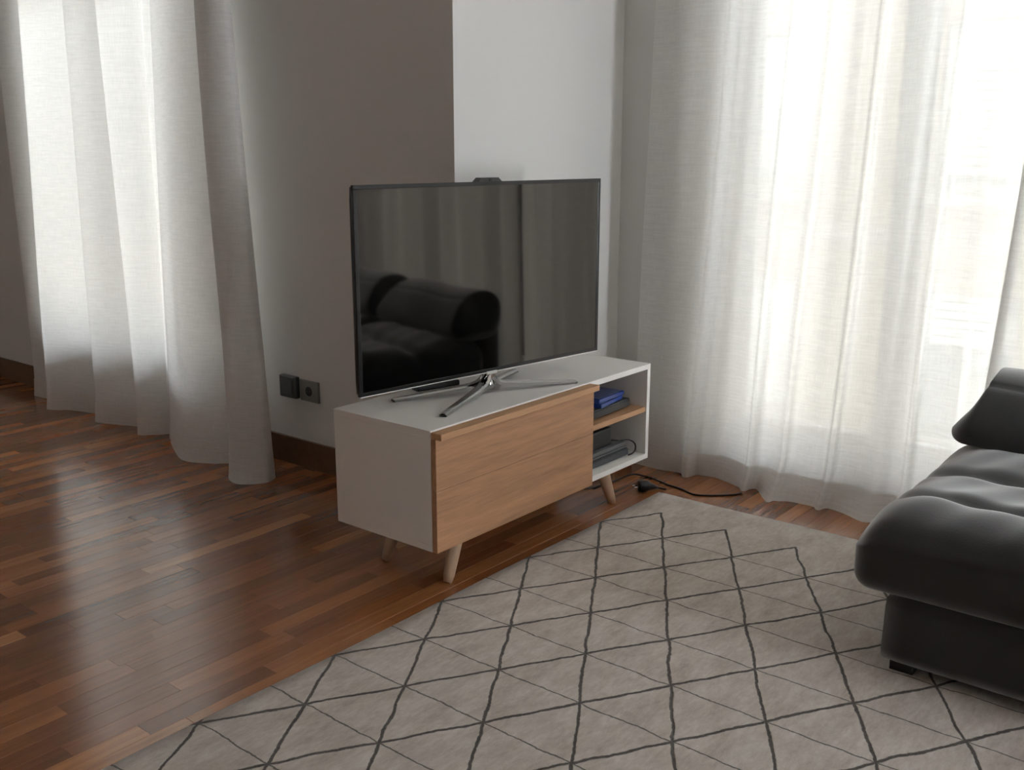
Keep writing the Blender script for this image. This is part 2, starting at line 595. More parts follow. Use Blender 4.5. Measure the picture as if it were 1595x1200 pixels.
def project(p):
    d = Vector(p) - CAM
    z = d.dot(fwd)
    if z < 0.1:
        return None
    return 797.5 + FPX * d.dot(rgt) / z, 600 - FPX * d.dot(upv) / z


bm = box(X_NEAR - 0.2, XL + TH, Y_NEAR - 0.2, Y_FAR + 0.2, -0.14, -0.0035)
add_box(bm, XL + TH, XW + TH, Y_NEAR - 0.2, YR + 0.15, -0.14, -0.0035)
floor = obj('floor', bm, 'subfloor', kind='structure')
PWD = 0.058
plank_mesh = {}


def plank_bm(bm, L, W, ox=0.0, oy=0.0):
    g, c = 0.0002, 0.0005
    x0, x1, y0, y1 = ox + g, ox + L - g, oy + g, oy + W - g
    lo = [bm.verts.new(v) for v in ((x0, y0, -0.0034), (x1, y0, -0.0034), (x1, y1, -0.0034), (x0, y1, -0.0034))]
    mi = [bm.verts.new(v) for v in ((x0, y0, -c), (x1, y0, -c), (x1, y1, -c), (x0, y1, -c))]
    up = [bm.verts.new(v) for v in ((x0 + c, y0 + c, 0), (x1 - c, y0 + c, 0), (x1 - c, y1 - c, 0), (x0 + c, y1 - c, 0))]
    for a, b in ((lo, mi), (mi, up)):
        for k in range(4):
            bm.faces.new((a[k], a[(k + 1) % 4], b[(k + 1) % 4], b[k]))
    bm.faces.new(up)


rf = random.Random(21)
cand, rest = [], []
y = Y_NEAR
LENS = (0.36, 0.46, 0.56, 0.66)
while y < Y_FAR:
    xmax = XL if y > YR else XW
    x = X_NEAR - rf.random() * 0.5
    while x < xmax:
        L = rf.choice(LENS)
        tone = rf.random()
        tone = tone ** 1.35
        hue = rf.random()
        vis = 0
        if -1.7 < x + L and y > -1.4:
            pts = [(x + L * i / 3, y + PWD * j / 2) for i in range(4) for j in range(3)]
            for px, py in pts:
                if RUG[0] < px < RUG[1] and RUG[2] < py < RUG[3]:
                    continue
                if px > xmax - 0.02:
                    continue
                uv = project((px, py, 0))
                if uv and -5 < uv[0] < 1600 and 0 < uv[1] < 1205:
                    if px > 0.55 and py > 0.30:
                        continue
                    vis += 1
            if vis:
                c = Vector((x + L / 2, y, 0)) - CAM
                cand.append((c.length, x, y, L, tone, hue))
        if not vis:
            rest.append((x, y, L))
        x += L
    y += PWD
cand.sort()
for i, (d, x, y, L, tone, hue) in enumerate(cand):
    if i >= 300:
        rest.append((x, y, L))
        continue
    if L not in plank_mesh:
        b = bmesh.new()
        plank_bm(b, L, PWD)
        me = bpy.data.meshes.new('plank')
        b.to_mesh(me)
        b.free()
        me.materials.append(M['plank'])
        plank_mesh[L] = me
    o = link('plank', plank_mesh[L], floor)
    o.location = (x, y, 0)
    o.color = (tone, hue, 0, 1)
b = bmesh.new()
for x, y, L in rest:
    plank_bm(b, L, PWD, x, y)
obj('plank_field', b, 'plank_field', floor, kind='stuff')

# ------------------------------------------------------------------ rug
bm = rounded_block(RUG[0], RUG[1], RUG[2], RUG[3], 0.0005, 0.0125, 0.005, (60, 44, 2),
                   lambda p, q: p + Vector((0.0025 * math.sin(p.y * 9 + 1), 0.003 * math.sin(p.x * 5.3), 0)) * max(abs(q.x), abs(q.y)) ** 6)
rug = obj('rug', bm, 'rug', smooth=True, label='light greige rug with dark trellis lines lying on the parquet', category='rug')

# ------------------------------------------------------------------ curtains
ZREF = 1.93


def curtain(name, label, ctrl, group, top_z=2.27, per=14, hem_h=0.095, seed=0):
    """ctrl: rows of (top x, top y, base x, base y, pool): the folds at ZREF and near the floor; pool = how far the hem lies out"""
    rnd = random.Random(seed)
    rows = catmull(ctrl, per)
    nz = 64
    zs = []
    for k in range(nz + 1):
        s = k / nz
        zs.append(top_z * (s ** 1.6))

    def pos(r, z, off=0.0):
        tx, ty, bx, by, pool = r
        s = z / ZREF
        x = bx + (tx - bx) * s
        yv = by + (ty - by) * s
        zz = z
        if z < 0.16:
            k = 1 - z / 0.16
            x += pool * k * k
        lift = 0.0
        return Vector((x - off, yv, max(zz, 0.0) + 0.0015 + lift))
    us = [0.0]
    for a, b2 in zip(rows[:-1], rows[1:]):
        us.append(us[-1] + math.hypot(a[2] - b2[2], a[3] - b2[3]) + 1e-5)

    def sheet(zlist, off):
        bm = bmesh.new()
        uvl = bm.loops.layers.uv.new('UVMap')
        g = []
        for i, r in enumerate(rows):
            col = []
            for z in zlist:
                p = pos(r, z, off)
                p.x += 0.004 * math.sin(us[i] * 23 + z * 3.1 + seed) * min(1, z * 2) * (1 - z / 4)
                p.y += 0.005 * math.sin(us[i] * 9 + z * 2.3 + seed * 2)
                col.append(bm.verts.new(p))
            g.append(col)
        for i in range(len(rows) - 1):
            for j in range(len(zlist) - 1):
                f = bm.faces.new((g[i][j], g[i + 1][j], g[i + 1][j + 1], g[i][j + 1]))
                for lp, (ii, jj) in zip(f.loops, ((i, j), (i + 1, j), (i + 1, j + 1), (i, j + 1))):
                    lp[uvl].uv = (us[ii], zlist[jj])
        return bm
    o = obj(name, sheet(zs, 0.0), 'linen', smooth=True, label=label, category='curtain', group=group)
    hz = [hem_h * k / 10 for k in range(11)]
    obj('hem', sheet(hz, 0.0025), 'linen_hem', o, smooth=True)
    return o


# window on the left: two panels
curtain('curtain', 'white linen curtain panel drawn over the far left window, farthest from the television', [
    (0.50, 3.44, 0.52, 3.47, -.01), (0.54, 3.32, 0.52, 3.36, 0), (0.565, 3.12, 0.535, 3.24, 0), (0.475, 3.065, 0.455, 3.175, 0), (0.42, 3.01, 0.42, 3.13, -.01),
    (0.455, 2.90, 0.475, 3.01, 0), (0.51, 2.78, 0.51, 2.88, 0), (0.57, 2.68, 0.54, 2.79, 0), (0.49, 2.64, 0.49, 2.745, 0), (0.42, 2.60, 0.445, 2.70, -.01),
    (0.47, 2.52, 0.475, 2.58, 0), (0.565, 2.41, 0.53, 2.42, 0), (0.485, 2.365, 0.49, 2.365, 0), (0.42, 2.33, 0.45, 2.32, -.01),
    (0.475, 2.24, 0.49, 2.26, 0), (0.565, 2.13, 0.55, 2.21, 0), (0.51, 2.09, 0.52, 2.18, 0), (0.475, 2.06, 0.50, 2.15, 0),
    (0.52, 2.03, 0.535, 2.125, 0), (0.56, 2.02, 0.56, 2.09, 0)], 'linen curtains over the left window', seed=1)
curtain('curtain', 'white linen curtain panel with a grey shadowed fold, hanging beside the wall socket', [
    (0.465, 1.985, 0.465, 2.095, 0), (0.445, 1.885, 0.41, 1.94, -.02), (0.44, 1.80, 0.365, 1.80, -.02), (0.455, 1.72, 0.40, 1.68, -.01),
    (0.50, 1.665, 0.45, 1.61, 0), (0.53, 1.70, 0.46, 1.60, 0), (0.47, 1.67, 0.365, 1.50, -.01), (0.40, 1.58, 0.325, 1.42, -.02),
    (0.39, 1.50, 0.33, 1.345, -.02), (0.425, 1.445, 0.395, 1.285, -.01), (0.465, 1.452, 0.445, 1.305, 0)],
    'linen curtains over the left window', seed=2)
# window on the right
def ridge(tx, ty, bx, by, pool, wd=0.02, dp=0.035):
    '''a narrow standing fold with one steep side'''
    return [(tx + dp * .1, ty + wd, bx + dp * .1, by + wd, pool), (tx - dp * .55, ty + wd * .1, bx - dp * .55, by + wd * .1, pool),
            (tx - dp * .45, ty - wd * .5, bx - dp * .45, by - wd * .5, pool), (tx + dp * .35, ty - wd * .8, bx + dp * .35, by - wd * .8, pool),
            (tx + dp * .6, ty - wd * 1.7, bx + dp * .6, by - wd * 1.7, pool)]


curtain('curtain', 'wide white linen curtain panel between the television stand and the sofa', [
    (1.57, 0.255, 1.56, 0.285, -.02), (1.555, 0.17, 1.545, 0.22, -.01), (1.535, 0.06, 1.53, 0.13, 0)]
    + ridge(1.545, -0.10, 1.54, 0.01, 0, .035, .06) + [
    (1.60, -0.20, 1.60, -0.10, -.02), (1.575, -0.27, 1.58, -0.18, -.03)] + ridge(1.55, -0.345, 1.56, -0.25, -.035, .026, .045) + [
    (1.58, -0.43, 1.575, -0.35, -.09)] + ridge(1.56, -0.475, 1.56, -0.39, -.10, .020, .03) + [(1.575, -0.545, 1.57, -0.455, -.07), (1.55, -0.595, 1.555, -0.51, -.05)]
    + ridge(1.555, -0.655, 1.56, -0.57, -.06, .022, .035) + [
    (1.585, -0.75, 1.58, -0.67, -.08), (1.55, -0.815, 1.555, -0.74, -.09), (1.575, -0.86, 1.57, -0.79, -.08)] + ridge(1.56, -0.915, 1.56, -0.85, -.07, .022, .035) + [
    (1.585, -0.995, 1.575, -0.94, -.06), (1.555, -1.05, 1.56, -1.00, -.05), (1.585, -1.11, 1.58, -1.06, -.03), (1.565, -1.165, 1.56, -1.10, -.02)],
    'linen curtains over the right window', per=10, seed=3)
ctrl = []
rr = random.Random(5)
yy = -1.155
k = 0
ctrl.append((1.54, yy, 1.525, yy + 0.085, 0))
while yy > -2.85:
    yy -= rr.uniform(0.07, 0.12)
    k += 1
    ctrl.append(((1.50 if k % 2 else 1.59) + rr.uniform(-.012, .012), yy, (1.505 if k % 2 else 1.585) + rr.uniform(-.01, .01),
                 yy + 0.07 * max(0, 1 + (yy + 1.1) / 1.5), -.02))
curtain('curtain', 'white linen curtain panel behind the sofa back, at the right edge of the picture', ctrl,
        'linen curtains over the right window', seed=4)

# rods the panels hang from
for lab, xr, ya, yb, xwall in (('white curtain rod above the left window', 0.50, 1.22, 3.55, XL), ('white curtain rod above the right window', 1.55, -2.95, 0.36, XW)):
    rod = empty('curtain_rod', lab, 'curtain rod', (xr, 0, 2.305), group='curtain rods above the windows')
    bm = bmesh.new()
    add_tube(bm, [(0, ya, 0), (0, yb, 0)], 0.014, 16)
    obj('pole', bm, 'joinery', rod, smooth=True)
    for ye in (ya, yb):
        bm = bmesh.new()
        add_tube(bm, [(0, ye - 0.03, 0), (0, ye - 0.02, 0), (0, ye, 0), (0, ye + 0.02, 0), (0, ye + 0.03, 0)], [0.004, 0.019, 0.024, 0.019, 0.004], 16)
        obj('finial', bm, 'joinery', rod, smooth=True)
    for ye in (ya + 0.08, (ya + yb) / 2, yb - 0.08):
        obj('bracket', box(0, xwall - xr, ye - 0.01, ye + 0.01, -0.02, 0.0, 0.002), 'joinery', rod)

# ------------------------------------------------------------------ television stand
D, H, LG = 0.4118, 0.3698, 0.1615
TOP = LG + H
stand = empty('tv_stand', 'white low television stand with oak drop door, open shelves and splayed legs', 'tv stand')
TK = 0.020
XD = 0.80                                     # partition between door section and shelves
bm = bmesh.new()
B = 0.0012
add_box(bm, 0, 1.2, 0, D, TOP - TK, TOP, B)
obj('top_panel', bm, 'white_lacquer', stand)
obj('side_panel', box(0, TK, 0, D, LG + TK, TOP - TK, B), 'white_lacquer', stand)
obj('side_panel', box(1.2 - TK, 1.2, 0, D, LG + TK, TOP - TK, B), 'white_lacquer', stand)
obj('bottom_panel', box(0, 1.2, 0, D, LG, LG + TK, B), 'white_lacquer', stand)
obj('partition', box(XD - 0.01, XD + 0.01, 0.002, D - 0.012, LG + TK, TOP - TK, B), 'white_lacquer', stand)
obj('back_panel', box(TK, 1.2 - TK, D - 0.012, D - 0.004, LG + TK, TOP - TK), 'shaded_board', stand)
obj('shelf', box(XD + 0.01, 1.2 - TK, 0.006, D - 0.013, 0.346, 0.366, B), 'oak_edge', stand)
door = empty('door')
door.parent = stand
ZM = 0.352
obj('door_board', box(0.0, 0.795, -0.021, -0.0015, ZM + 0.0005, 0.508, 0.0007), 'oak', door)
obj('door_board', box(0.0, 0.795, -0.021, -0.0015, LG + 0.001, ZM - 0.0005, 0.0007), 'oak', door)
obj('rail', box(0.0, 0.797, -0.043, -0.0015, 0.5082, 0.5275, 0.0015), 'oak_edge', door, label='pale oak grip rail along the top of the door')
FX, FY = 0.1376, 0.0681
for sx in (0, 1):
    for sy in (0, 1):
        fx = FX if sx == 0 else 1.2 - FX
        fy = FY if sy == 0 else D - FY
        tx = fx + (0.062 if sx == 0 else -0.062)
        ty = fy + (0.012 if sy == 0 else -0.012)
        bm = bmesh.new()
        pts, rad = [], []
        for k in range(9):
            s = k / 8
            z = 0.001 + (LG - 0.001) * s
            pts.append((fx + (tx - fx) * s, fy + (ty - fy) * s, z))
            rad.append(0.0165 + 0.0095 * s - (0.002 if k == 0 else 0))
        add_tube(bm, pts, rad, 20)
        # level the foot with the floor
        for v in bm.verts:
            if v.co.z < 0.012 and v.co.z < 0.001 + 0.009:
                v.co.z = max(v.co.z, 0.0006) if v.co.z > 0.004 else 0.0006
            v.co.z = min(v.co.z, LG)
        obj('leg', bm, 'beech', stand, smooth=True)

# ------------------------------------------------------------------ television
TVX, TVY, TVA, TVW, TVH, TVZ = 0.468, 0.166, R(-7.51), 1.044, 0.613, 0.071
tv = empty('television', 'large black flat screen television with chrome four-legged foot on the white stand', 'television',
           (TVX, TVY, TOP), TVA)
# local frame: x along the screen, -y towards the viewer
zb = TVZ
hw = TVW / 2
obj('back_shell', rounded_block(-hw + 0.004, hw - 0.004, 0.006, 0.030, zb + 0.003, zb + TVH - 0.003, 0.008, (24, 4, 16)), 'black_plastic', tv, smooth=True)
bm = bmesh.new()
bz = 0.012
add_box(bm, -hw, hw, -0.001, 0.010, zb, zb + bz, 0.001)
add_box(bm, -hw, hw, -0.001, 0.010, zb + TVH - bz, zb + TVH, 0.001)
add_box(bm, -hw, -hw + bz, -0.001, 0.010, zb + bz, zb + TVH - bz, 0.001)
add_box(bm, hw - bz, hw, -0.001, 0.010, zb + bz, zb + TVH - bz, 0.001)
obj('bezel', bm, 'tv_edge', tv)
obj('screen', box(-hw + bz, hw - bz, 0.0005, 0.007, zb + bz, zb + TVH - bz), 'screen', tv)
obj('trim', box(-hw + 0.002, hw - 0.002, -0.0022, 0.004, zb - 0.0022, zb + 0.0008, 0.0006), 'tv_trim', tv, label='thin silver trim along the lower edge')
bm = bmesh.new()
sec = [(-0.052, 0.0), (-0.036, 0.013), (0.036, 0.013), (0.052, 0.0)]
f1 = [bm.verts.new((x, 0.0005, zb + TVH + z - 0.001)) for x, z in sec]
f2 = [bm.verts.new((x, 0.028, zb + TVH + z - 0.001)) for x, z in sec]
bm.faces.new(f1)
bm.faces.new(list(reversed(f2)))
for k in range(4):
    bm.faces.new((f1[(k + 1) % 4], f1[k], f2[k], f2[(k + 1) % 4]))
bmesh.ops.recalc_face_normals(bm, faces=bm.faces)
camb = obj('camera_module', bm, 'black_plastic', tv)
bm = bmesh.new()
add_tube(bm, [(0, 0.001, zb + TVH + 0.0055), (0, -0.002, zb + TVH + 0.0055)], 0.0045, 16)
obj('lens', bm, 'tv_edge', camb)
obj('badge', box(-0.022, 0.022, -0.006, 0.002, zb - 0.007, zb + 0.003, 0.001), 'tv_trim', tv)
# foot
bm = bmesh.new()
cx, cy = 0.0, 0.017
add_tube(bm, [(cx, cy, 0.012), (cx, cy, 0.03), (cx, cy + 0.004, 0.055), (cx, cy + 0.010, zb + 0.03)], [0.026, 0.021, 0.019, 0.022], 24)
obj('neck', bm, 'chrome', tv, smooth=True)
mi = Matrix.Rotation(-TVA, 4, 'Z')


def tolocal(x, y):
    return (mi @ Vector((x - TVX, y - TVY, 0))).xy


def leg_sweep(tip):
    """flat chrome leg: leaves the neck steeply, bends and runs out to its tip, thinning"""
    tipv = Vector((tip[0], tip[1], 0))
    dirv = (tipv - Vector((cx, cy, 0)))
    Lg = dirv.length
    dirv.normalize()
    side = Vector((-dirv.y, dirv.x, 0))
    prof = [(0.013, 0.067, 0.017), (0.019, 0.058, 0.018), (0.028, 0.048, 0.019), (0.041, 0.039, 0.0185), (0.060, 0.034, 0.018), (0.10, 0.029, 0.0172),
            (0.17, 0.0235, 0.0158), (Lg * 0.8, 0.016, 0.0142), (Lg - 0.004, 0.0118, 0.0128), (Lg, 0.009, 0.012)]
    bm = bmesh.new()
    rings = []
    for i, (r, zt, hwid) in enumerate(prof):
        a = prof[max(i - 1, 0)]
        b2 = prof[min(i + 1, len(prof) - 1)]
        tan = Vector((b2[0] - a[0], b2[1] - a[1])).normalized()
        nrm = Vector((-tan.y, tan.x))
        if nrm.y < 0:
            nrm = -nrm
        th = 0.016 if i < 5 else 0.0145 - 0.0065 * (i - 5) / 4
        base = Vector((cx, cy, 0)) + dirv * r + Vector((0, 0, zt))
        low = base - (dirv * nrm.x + Vector((0, 0, 1)) * nrm.y) * th
        low.z = max(low.z, 0.0008)
        sec = [low - side * hwid * 0.9, low + side * hwid * 0.9, (low * .3 + base * .7) + side * hwid, base + side * hwid * 0.62,
               base - side * hwid * 0.62, (low * .3 + base * .7) - side * hwid]
        rings.append([bm.verts.new(v) for v in sec])
    for a, b2 in zip(rings[:-1], rings[1:]):
        for k in range(6):
            bm.faces.new((a[k], a[(k + 1) % 6], b2[(k + 1) % 6], b2[k]))
    bm.faces.new(rings[0])
    bm.faces.new(rings[-1])
    bmesh.ops.recalc_face_normals(bm, faces=bm.faces)
    return bm


for tip in ((0.175, 0.33), (0.137, 0.077), (0.759, 0.031), (0.761, 0.30)):
    lo = tolocal(*tip)
    leg = obj('foot_leg', leg_sweep(lo), 'chrome', tv)
    dv = Vector((lo[0] - cx, lo[1] - cy, 0)).normalized()
    e = Vector((lo[0], lo[1], 0))
    bm = bmesh.new()
    add_box(bm, -0.006, 0.0015, -0.0118, 0.0118, 0.0006, 0.0075, 0.001)
    bm.transform(Matrix.Translation(e) @ Matrix.Rotation(math.atan2(dv.y, dv.x), 4, 'Z'))
    obj('end_cap', bm, 'black_plastic', leg)

# black bar lying behind the foot
bm = box(-0.085, 0.085, -0.022, 0.022, 0.0006, 0.019, 0.005, 3)
bar = obj('remote_control', bm, 'black_plastic', label='small flat black bar lying on the stand behind the television foot', category='remote')
bar.location = (0.405, 0.358, TOP)
bar.rotation_euler = (0, 0, R(-13))

# ------------------------------------------------------------------ things in the open shelves
dev = empty('media_box', 'flat dark grey media box on the upper oak shelf under a blue case', 'media player', (1.0, 0.145, 0.3665), R(2))
obj('body', box(-0.125, 0.135, -0.10, 0.10, 0.004, 0.036, 0.003), 'dark_device', dev)
obj('front_panel', box(-0.12, 0.13, -0.1035, -0.099, 0.008, 0.031, 0.001), 'dark_device', dev)
for sx in (-0.10, 0.11):
    obj('foot', box(sx - 0.01, sx + 0.01, -0.08, 0.08, 0, 0.0042, 0.001), 'black_rubber', dev)
for i, (dz, rz, dx, dy, lab) in enumerate(((0.4029, 8, 0.0, 0.0, 'blue plastic game case lying flat on the dark media box, lower one'),
                                           (0.4181, 3, 0.012, 0.006, 'blue plastic game case lying flat, uppermost on the shelf'))):
    g = empty('game_case', lab, 'game case', (1.01 + dx, 0.115 + dy, dz), R(rz), group='blue game cases on the upper shelf')
    obj('case_shell', box(-0.09, 0.09, -0.066, 0.066, 0, 0.0148, 0.0025), 'blue_case', g)
    obj('cover_sleeve', box(-0.082, 0.084, -0.058, 0.058, 0.0146, 0.0153), 'case_print', g)

lowd = empty('set_top_box', 'grey layered set-top box with slotted front on the lower shelf', 'set-top box', (1.0, 0.16, LG + TK + 0.0005))
obj('lower_body', box(-0.165, 0.125, -0.12, 0.12, 0.003, 0.026, 0.003), 'grey_device_dark', lowd)
obj('front_slot', box(-0.155, 0.115, -0.117, 0.115, 0.0255, 0.033), 'black_plastic', lowd)
obj('upper_body', box(-0.165, 0.115, -0.116, 0.12, 0.0325, 0.056, 0.003), 'grey_device', lowd)
obj('front_strip', box(-0.16, 0.11, -0.1185, -0.115, 0.041, 0.0435), 'black_plastic', lowd)
for sx in (-0.14, 0.10):
    obj('foot', box(sx - 0.01, sx + 0.01, -0.1, 0.1, 0, 0.0032), 'black_rubber', lowd)
bb = empty('router', 'black box standing on the grey layered box in the lower shelf', 'router', (0.945, 0.165, LG + TK + 0.057))
obj('body', box(-0.12, 0.10, -0.10, 0.08, 0, 0.068, 0.006), 'black_plastic', bb)
obj('light_strip', box(-0.09, 0.08, -0.1015, -0.099, 0.02, 0.026), 'dark_device', bb)
bm = bmesh.new()
add_tube(bm, catmull([(1.055, 0.20, 0.275), (1.055, 0.15, 0.262), (1.062, 0.10, 0.250), (1.085, 0.07, 0.2432), (1.13, 0.045, 0.240), (1.158, 0.035, 0.222), (1.160, 0.032, 0.198),
                      (1.145, 0.034, 0.1862), (1.115, 0.034, 0.1862)], 8), 0.0028, 8)
obj('looped_cable', bm, 'black_rubber', smooth=True, label='thin black cable looping over the grey box on the lower shelf', category='cable')
bm = bmesh.new()
add_tube(bm, catmull([(1.07, 0.30, 0.24), (1.065, 0.27, 0.29), (1.062, 0.22, 0.325), (1.066, 0.18, 0.30), (1.072, 0.16, 0.27), (1.085, 0.14, 0.2435)], 8), 0.0024, 8)
obj('looped_cable', bm, 'black_rubber', smooth=True, label='thin black cable rising behind the black box on the lower shelf', category='cable')

# ------------------------------------------------------------------ cables and plug on the floor
bm = bmesh.new()
r = 0.0035
add_tube(bm, catmull([(0.66, 0.395, r), (0.75, 0.34, r), (0.872, 0.271, r), (0.958, 0.244, r), (1.05, 0.27, r), (1.10, 0.262, r), (1.161, 0.219, r), (1.278, 0.195, 0.006),
                      (1.385, 0.183, 0.008), (1.41, 0.13, r), (1.39, 0.045, r), (1.375, 0.0, r), (1.365, -0.06, r), (1.34, -0.14, r), (1.42, -0.24, r), (1.47, -0.27, r)], 8), r, 8)
obj('power_cable', bm, 'black_rubber', smooth=True, label='black power cable snaking over the parquet from under the stand', category='cable')
plug = empty('power_plug', 'black two-pin plug lying on the parquet at the rug corner', 'plug', (1.258, 0.044, 0), R(-38))
plug.scale = (1.2, 1.2, 1.2)
bm = bmesh.new()
add_tube(bm, [(-0.022, 0, 0.019), (-0.019, 0, 0.019), (0.004, 0, 0.019), (0.010, 0, 0.018), (0.030, 0, 0.013), (0.046, 0, 0.009)], [0.0165, 0.0185, 0.0185, 0.016, 0.009, 0.005], 18)
obj('plug_body', bm, 'black_plastic', plug, smooth=True)
for sy in (-0.0095, 0.0095):
    bm = bmesh.new()
    add_tube(bm, [(-0.021, sy, 0.019), (-0.038, sy, 0.019), (-0.040, sy, 0.019)], [0.0024, 0.0024, 0.0014], 10)
    obj('pin', bm, 'steel', plug, smooth=True)
bm = bmesh.new()
add_tube(bm, catmull([(0.044, 0, 0.0095), (0.055, 0.001, 0.006), (0.065, -0.002, 0.0035), (0.073, -0.006, 0.0035)], 6), 0.0033, 8)
obj('cord', bm, 'black_rubber', plug, smooth=True)

# ------------------------------------------------------------------ wall socket and switch
sw = empty('light_switch', 'dark grey covered light switch on the left wall', 'switch', (XL, 1.40, 0.343))
obj('cover', box(-0.026, 0, -0.053, 0.053, -0.047, 0.047, 0.006, 3), 'switch_dark', sw)
obj('rocker', box(-0.030, -0.024, -0.034, 0.034, -0.032, 0.030, 0.003), 'switch_dark', sw)
obj('hinge', box(-0.029, -0.004, -0.045, 0.045, 0.038, 0.044, 0.002), 'switch_dark', sw)
so = empty('wall_socket', 'grey single wall socket with round hole beside the dark switch', 'socket', (XL, 1.279, 0.338))
bm = box(-0.010, 0, -0.058, 0.058, -0.045, 0.045, 0.003)
obj('plate', bm, 'switch_grey', so)
bm = bmesh.new()
add_tube(bm, [(-0.0101, 0, 0), (-0.0115, 0, 0)], [0.0255, 0.024], 24)
obj('rim', bm, 'switch_grey', so)
bm = bmesh.new()
add_tube(bm, [(-0.0110, 0, 0), (-0.0119, 0, 0)], 0.0205, 24)
well = obj('well', bm, 'black_plastic', so)
for sy in (-0.0095, 0.0095):
    bm = bmesh.new()
    add_tube(bm, [(-0.0118, sy, 0), (-0.0122, sy, 0)], 0.003, 10)
    obj('pin_hole', bm, 'switch_dark', well)

# ------------------------------------------------------------------ sofa
SX0, SX1 = 0.435, 1.46
sofa = empty('sofa', 'dark grey suede sofa with quilted seat and rolled back cushions at the right', 'sofa', (0, 0, 0))
ZR = 0.0125
Y0 = -1.068
WID = 0.84
bm = rounded_block(0.430, 1.36, -2.86, -1.165, ZR + 0.025, 0.212, 0.012, (20, 30, 6),
                   lambda p, q: p + Vector((0.02 * (p.z - 0.12), 0.015 * (0.12 - p.z) * q.y, 0)))
obj('base', bm, 'suede', sofa, smooth=True)
for fx in (0.47, 1.30):
    for fy in (-1.22, -2.80):
        obj('foot', box(fx - 0.03, fx + 0.03, fy - 0.03, fy + 0.03, ZR, ZR + 0.03, 0.003), 'black_plastic', sofa)
SEAMS = (0.665, 0.945)


def seat_shape(ya, yb):
    def f(p, q):
        if p.z > 0.30:
            k = min(1.0, (p.z - 0.30) / 0.10)
            u = (p.y - (ya + yb) / 2) / ((yb - ya) / 2)
            edge = max(0.0, 1 - u ** 4)
            dx = max(0.0, 1 - (p.x - SX0) / 0.16)
            dy = max(0.0, 1 - min(yb - p.y, p.y - ya) / 0.13)
            droop = 0.055 * (dx ** 2.2) + 0.050 * (dy ** 2.2)
            g = sum(math.exp(-((p.x - s_ - 0.016 * math.sin((p.y - yb) * 7)) / 0.030) ** 2) for s_ in SEAMS)
            p = p + Vector((0, 0, k * (0.014 * edge - min(droop, 0.075) - 0.026 * g * (0.25 + 0.75 * edge))))
            p.z += k * 0.010 * math.sin((p.x - 0.43) * 11) * edge
            p.z += k * 0.004 * math.sin(p.y * 17 + p.x * 5)
            p.z += k * 0.003 * math.sin(p.y * 41 + p.x * 23)
        return p
    return f


for i in range(2):
    yb = Y0 - i * (WID + 0.004)
    ya = yb - WID
    cu = obj('seat_cushion', rounded_block(SX0, 1.30, ya, yb, 0.200, 0.415, 0.050, (80, 72, 20), seat_shape(ya, yb)), 'suede', sofa, smooth=True)
    sh = seat_shape(ya, yb)
    for s in SEAMS:
        bm = bmesh.new()
        n = 70
        for k in range(n):
            y0_ = ya + 0.11 + (yb - ya - 0.22) * k / n
            y1_ = y0_ + (yb - ya - 0.22) / n * 0.55
            xm = s + 0.016 * math.sin((y0_ - yb) * 7) - 0.010
            p0 = sh(Vector((xm, y0_, 0.415)), Vector((0, 0, 1)))
            p1 = sh(Vector((xm, y1_, 0.415)), Vector((0, 0, 1)))
            add_tube(bm, [p0 + Vector((0, 0, 0.0002)), p1 + Vector((0, 0, 0.0002))], 0.0016, 5)
        obj('stitching', bm, 'stitch', cu)
# back structure
obj('back_frame', rounded_block(1.315, 1.455, -2.86, -1.155, ZR + 0.03, 0.52, 0.045, (10, 40, 16)), 'suede', sofa, smooth=True)


def roll(ya, yb):
    """rolled head cushion, a leaning rounded wedge with full, tapering ends"""
    bm = bmesh.new()
    prof = [(1.165, 0.432), (1.150, 0.468), (1.155, 0.505), (1.185, 0.555), (1.225, 0.600), (1.275, 0.632), (1.335, 0.645), (1.395, 0.640),
            (1.435, 0.615), (1.450, 0.580), (1.440, 0.520), (1.41, 0.46), (1.36, 0.428), (1.29, 0.416), (1.22, 0.418)]
    prof = catmull(prof + [prof[0]], 6)[:-1]
    c = Vector((1.30, 0.52))
    rr_ = 0.055                               # rounding of the ends
    half = (yb - ya) / 2
    stations = []
    for k_ in range(9):
        th = math.pi / 2 * k_ / 8
        stations.append((-half + rr_ * (1 - math.sin(th)), rr_ * (1 - math.cos(th))))
    stations.reverse()
    stations = sorted(stations, key=lambda s_: s_[0])
    mid = [(-half + rr_ + (2 * half - 2 * rr_) * k_ / 24, 0.0) for k_ in range(1, 24)]
    allst = stations + mid + [(-y_, i_) for y_, i_ in reversed(stations)]
    rings = []
    for yv0, inset in allst:
        ring = []
        for (x, z) in prof:
            d = Vector((x, z)) - c
            dl = max(d.length, 1e-6)
            d2 = d * max(0.2, (dl - inset) / dl)
            top = max(0.0, min(1.0, (z - 0.44) / 0.2))
            lean = (abs(yv0) / half) ** 6 * 0.095 * top
            yv = (ya + yb) / 2 + yv0 - math.copysign(lean, yv0)
            px, pz = c.x + d2.x, c.y + d2.y
            g = math.exp(-((x - 1.238) / 0.006) ** 2) if z > 0.56 else 0.0
            px += 0.003 * g
            pz -= 0.005 * g
            pz += 0.004 * math.sin(yv * 14 + x * 9)
            ring.append(bm.verts.new((px, yv, pz)))
        rings.append(ring)
    m = len(prof)
    for a, b2 in zip(rings[:-1], rings[1:]):
        for k in range(m):
            bm.faces.new((a[k], a[(k + 1) % m], b2[(k + 1) % m], b2[k]))
    bm.faces.new(rings[0])
    bm.faces.new(rings[-1])
    bmesh.ops.recalc_face_normals(bm, faces=bm.faces)
    return bm


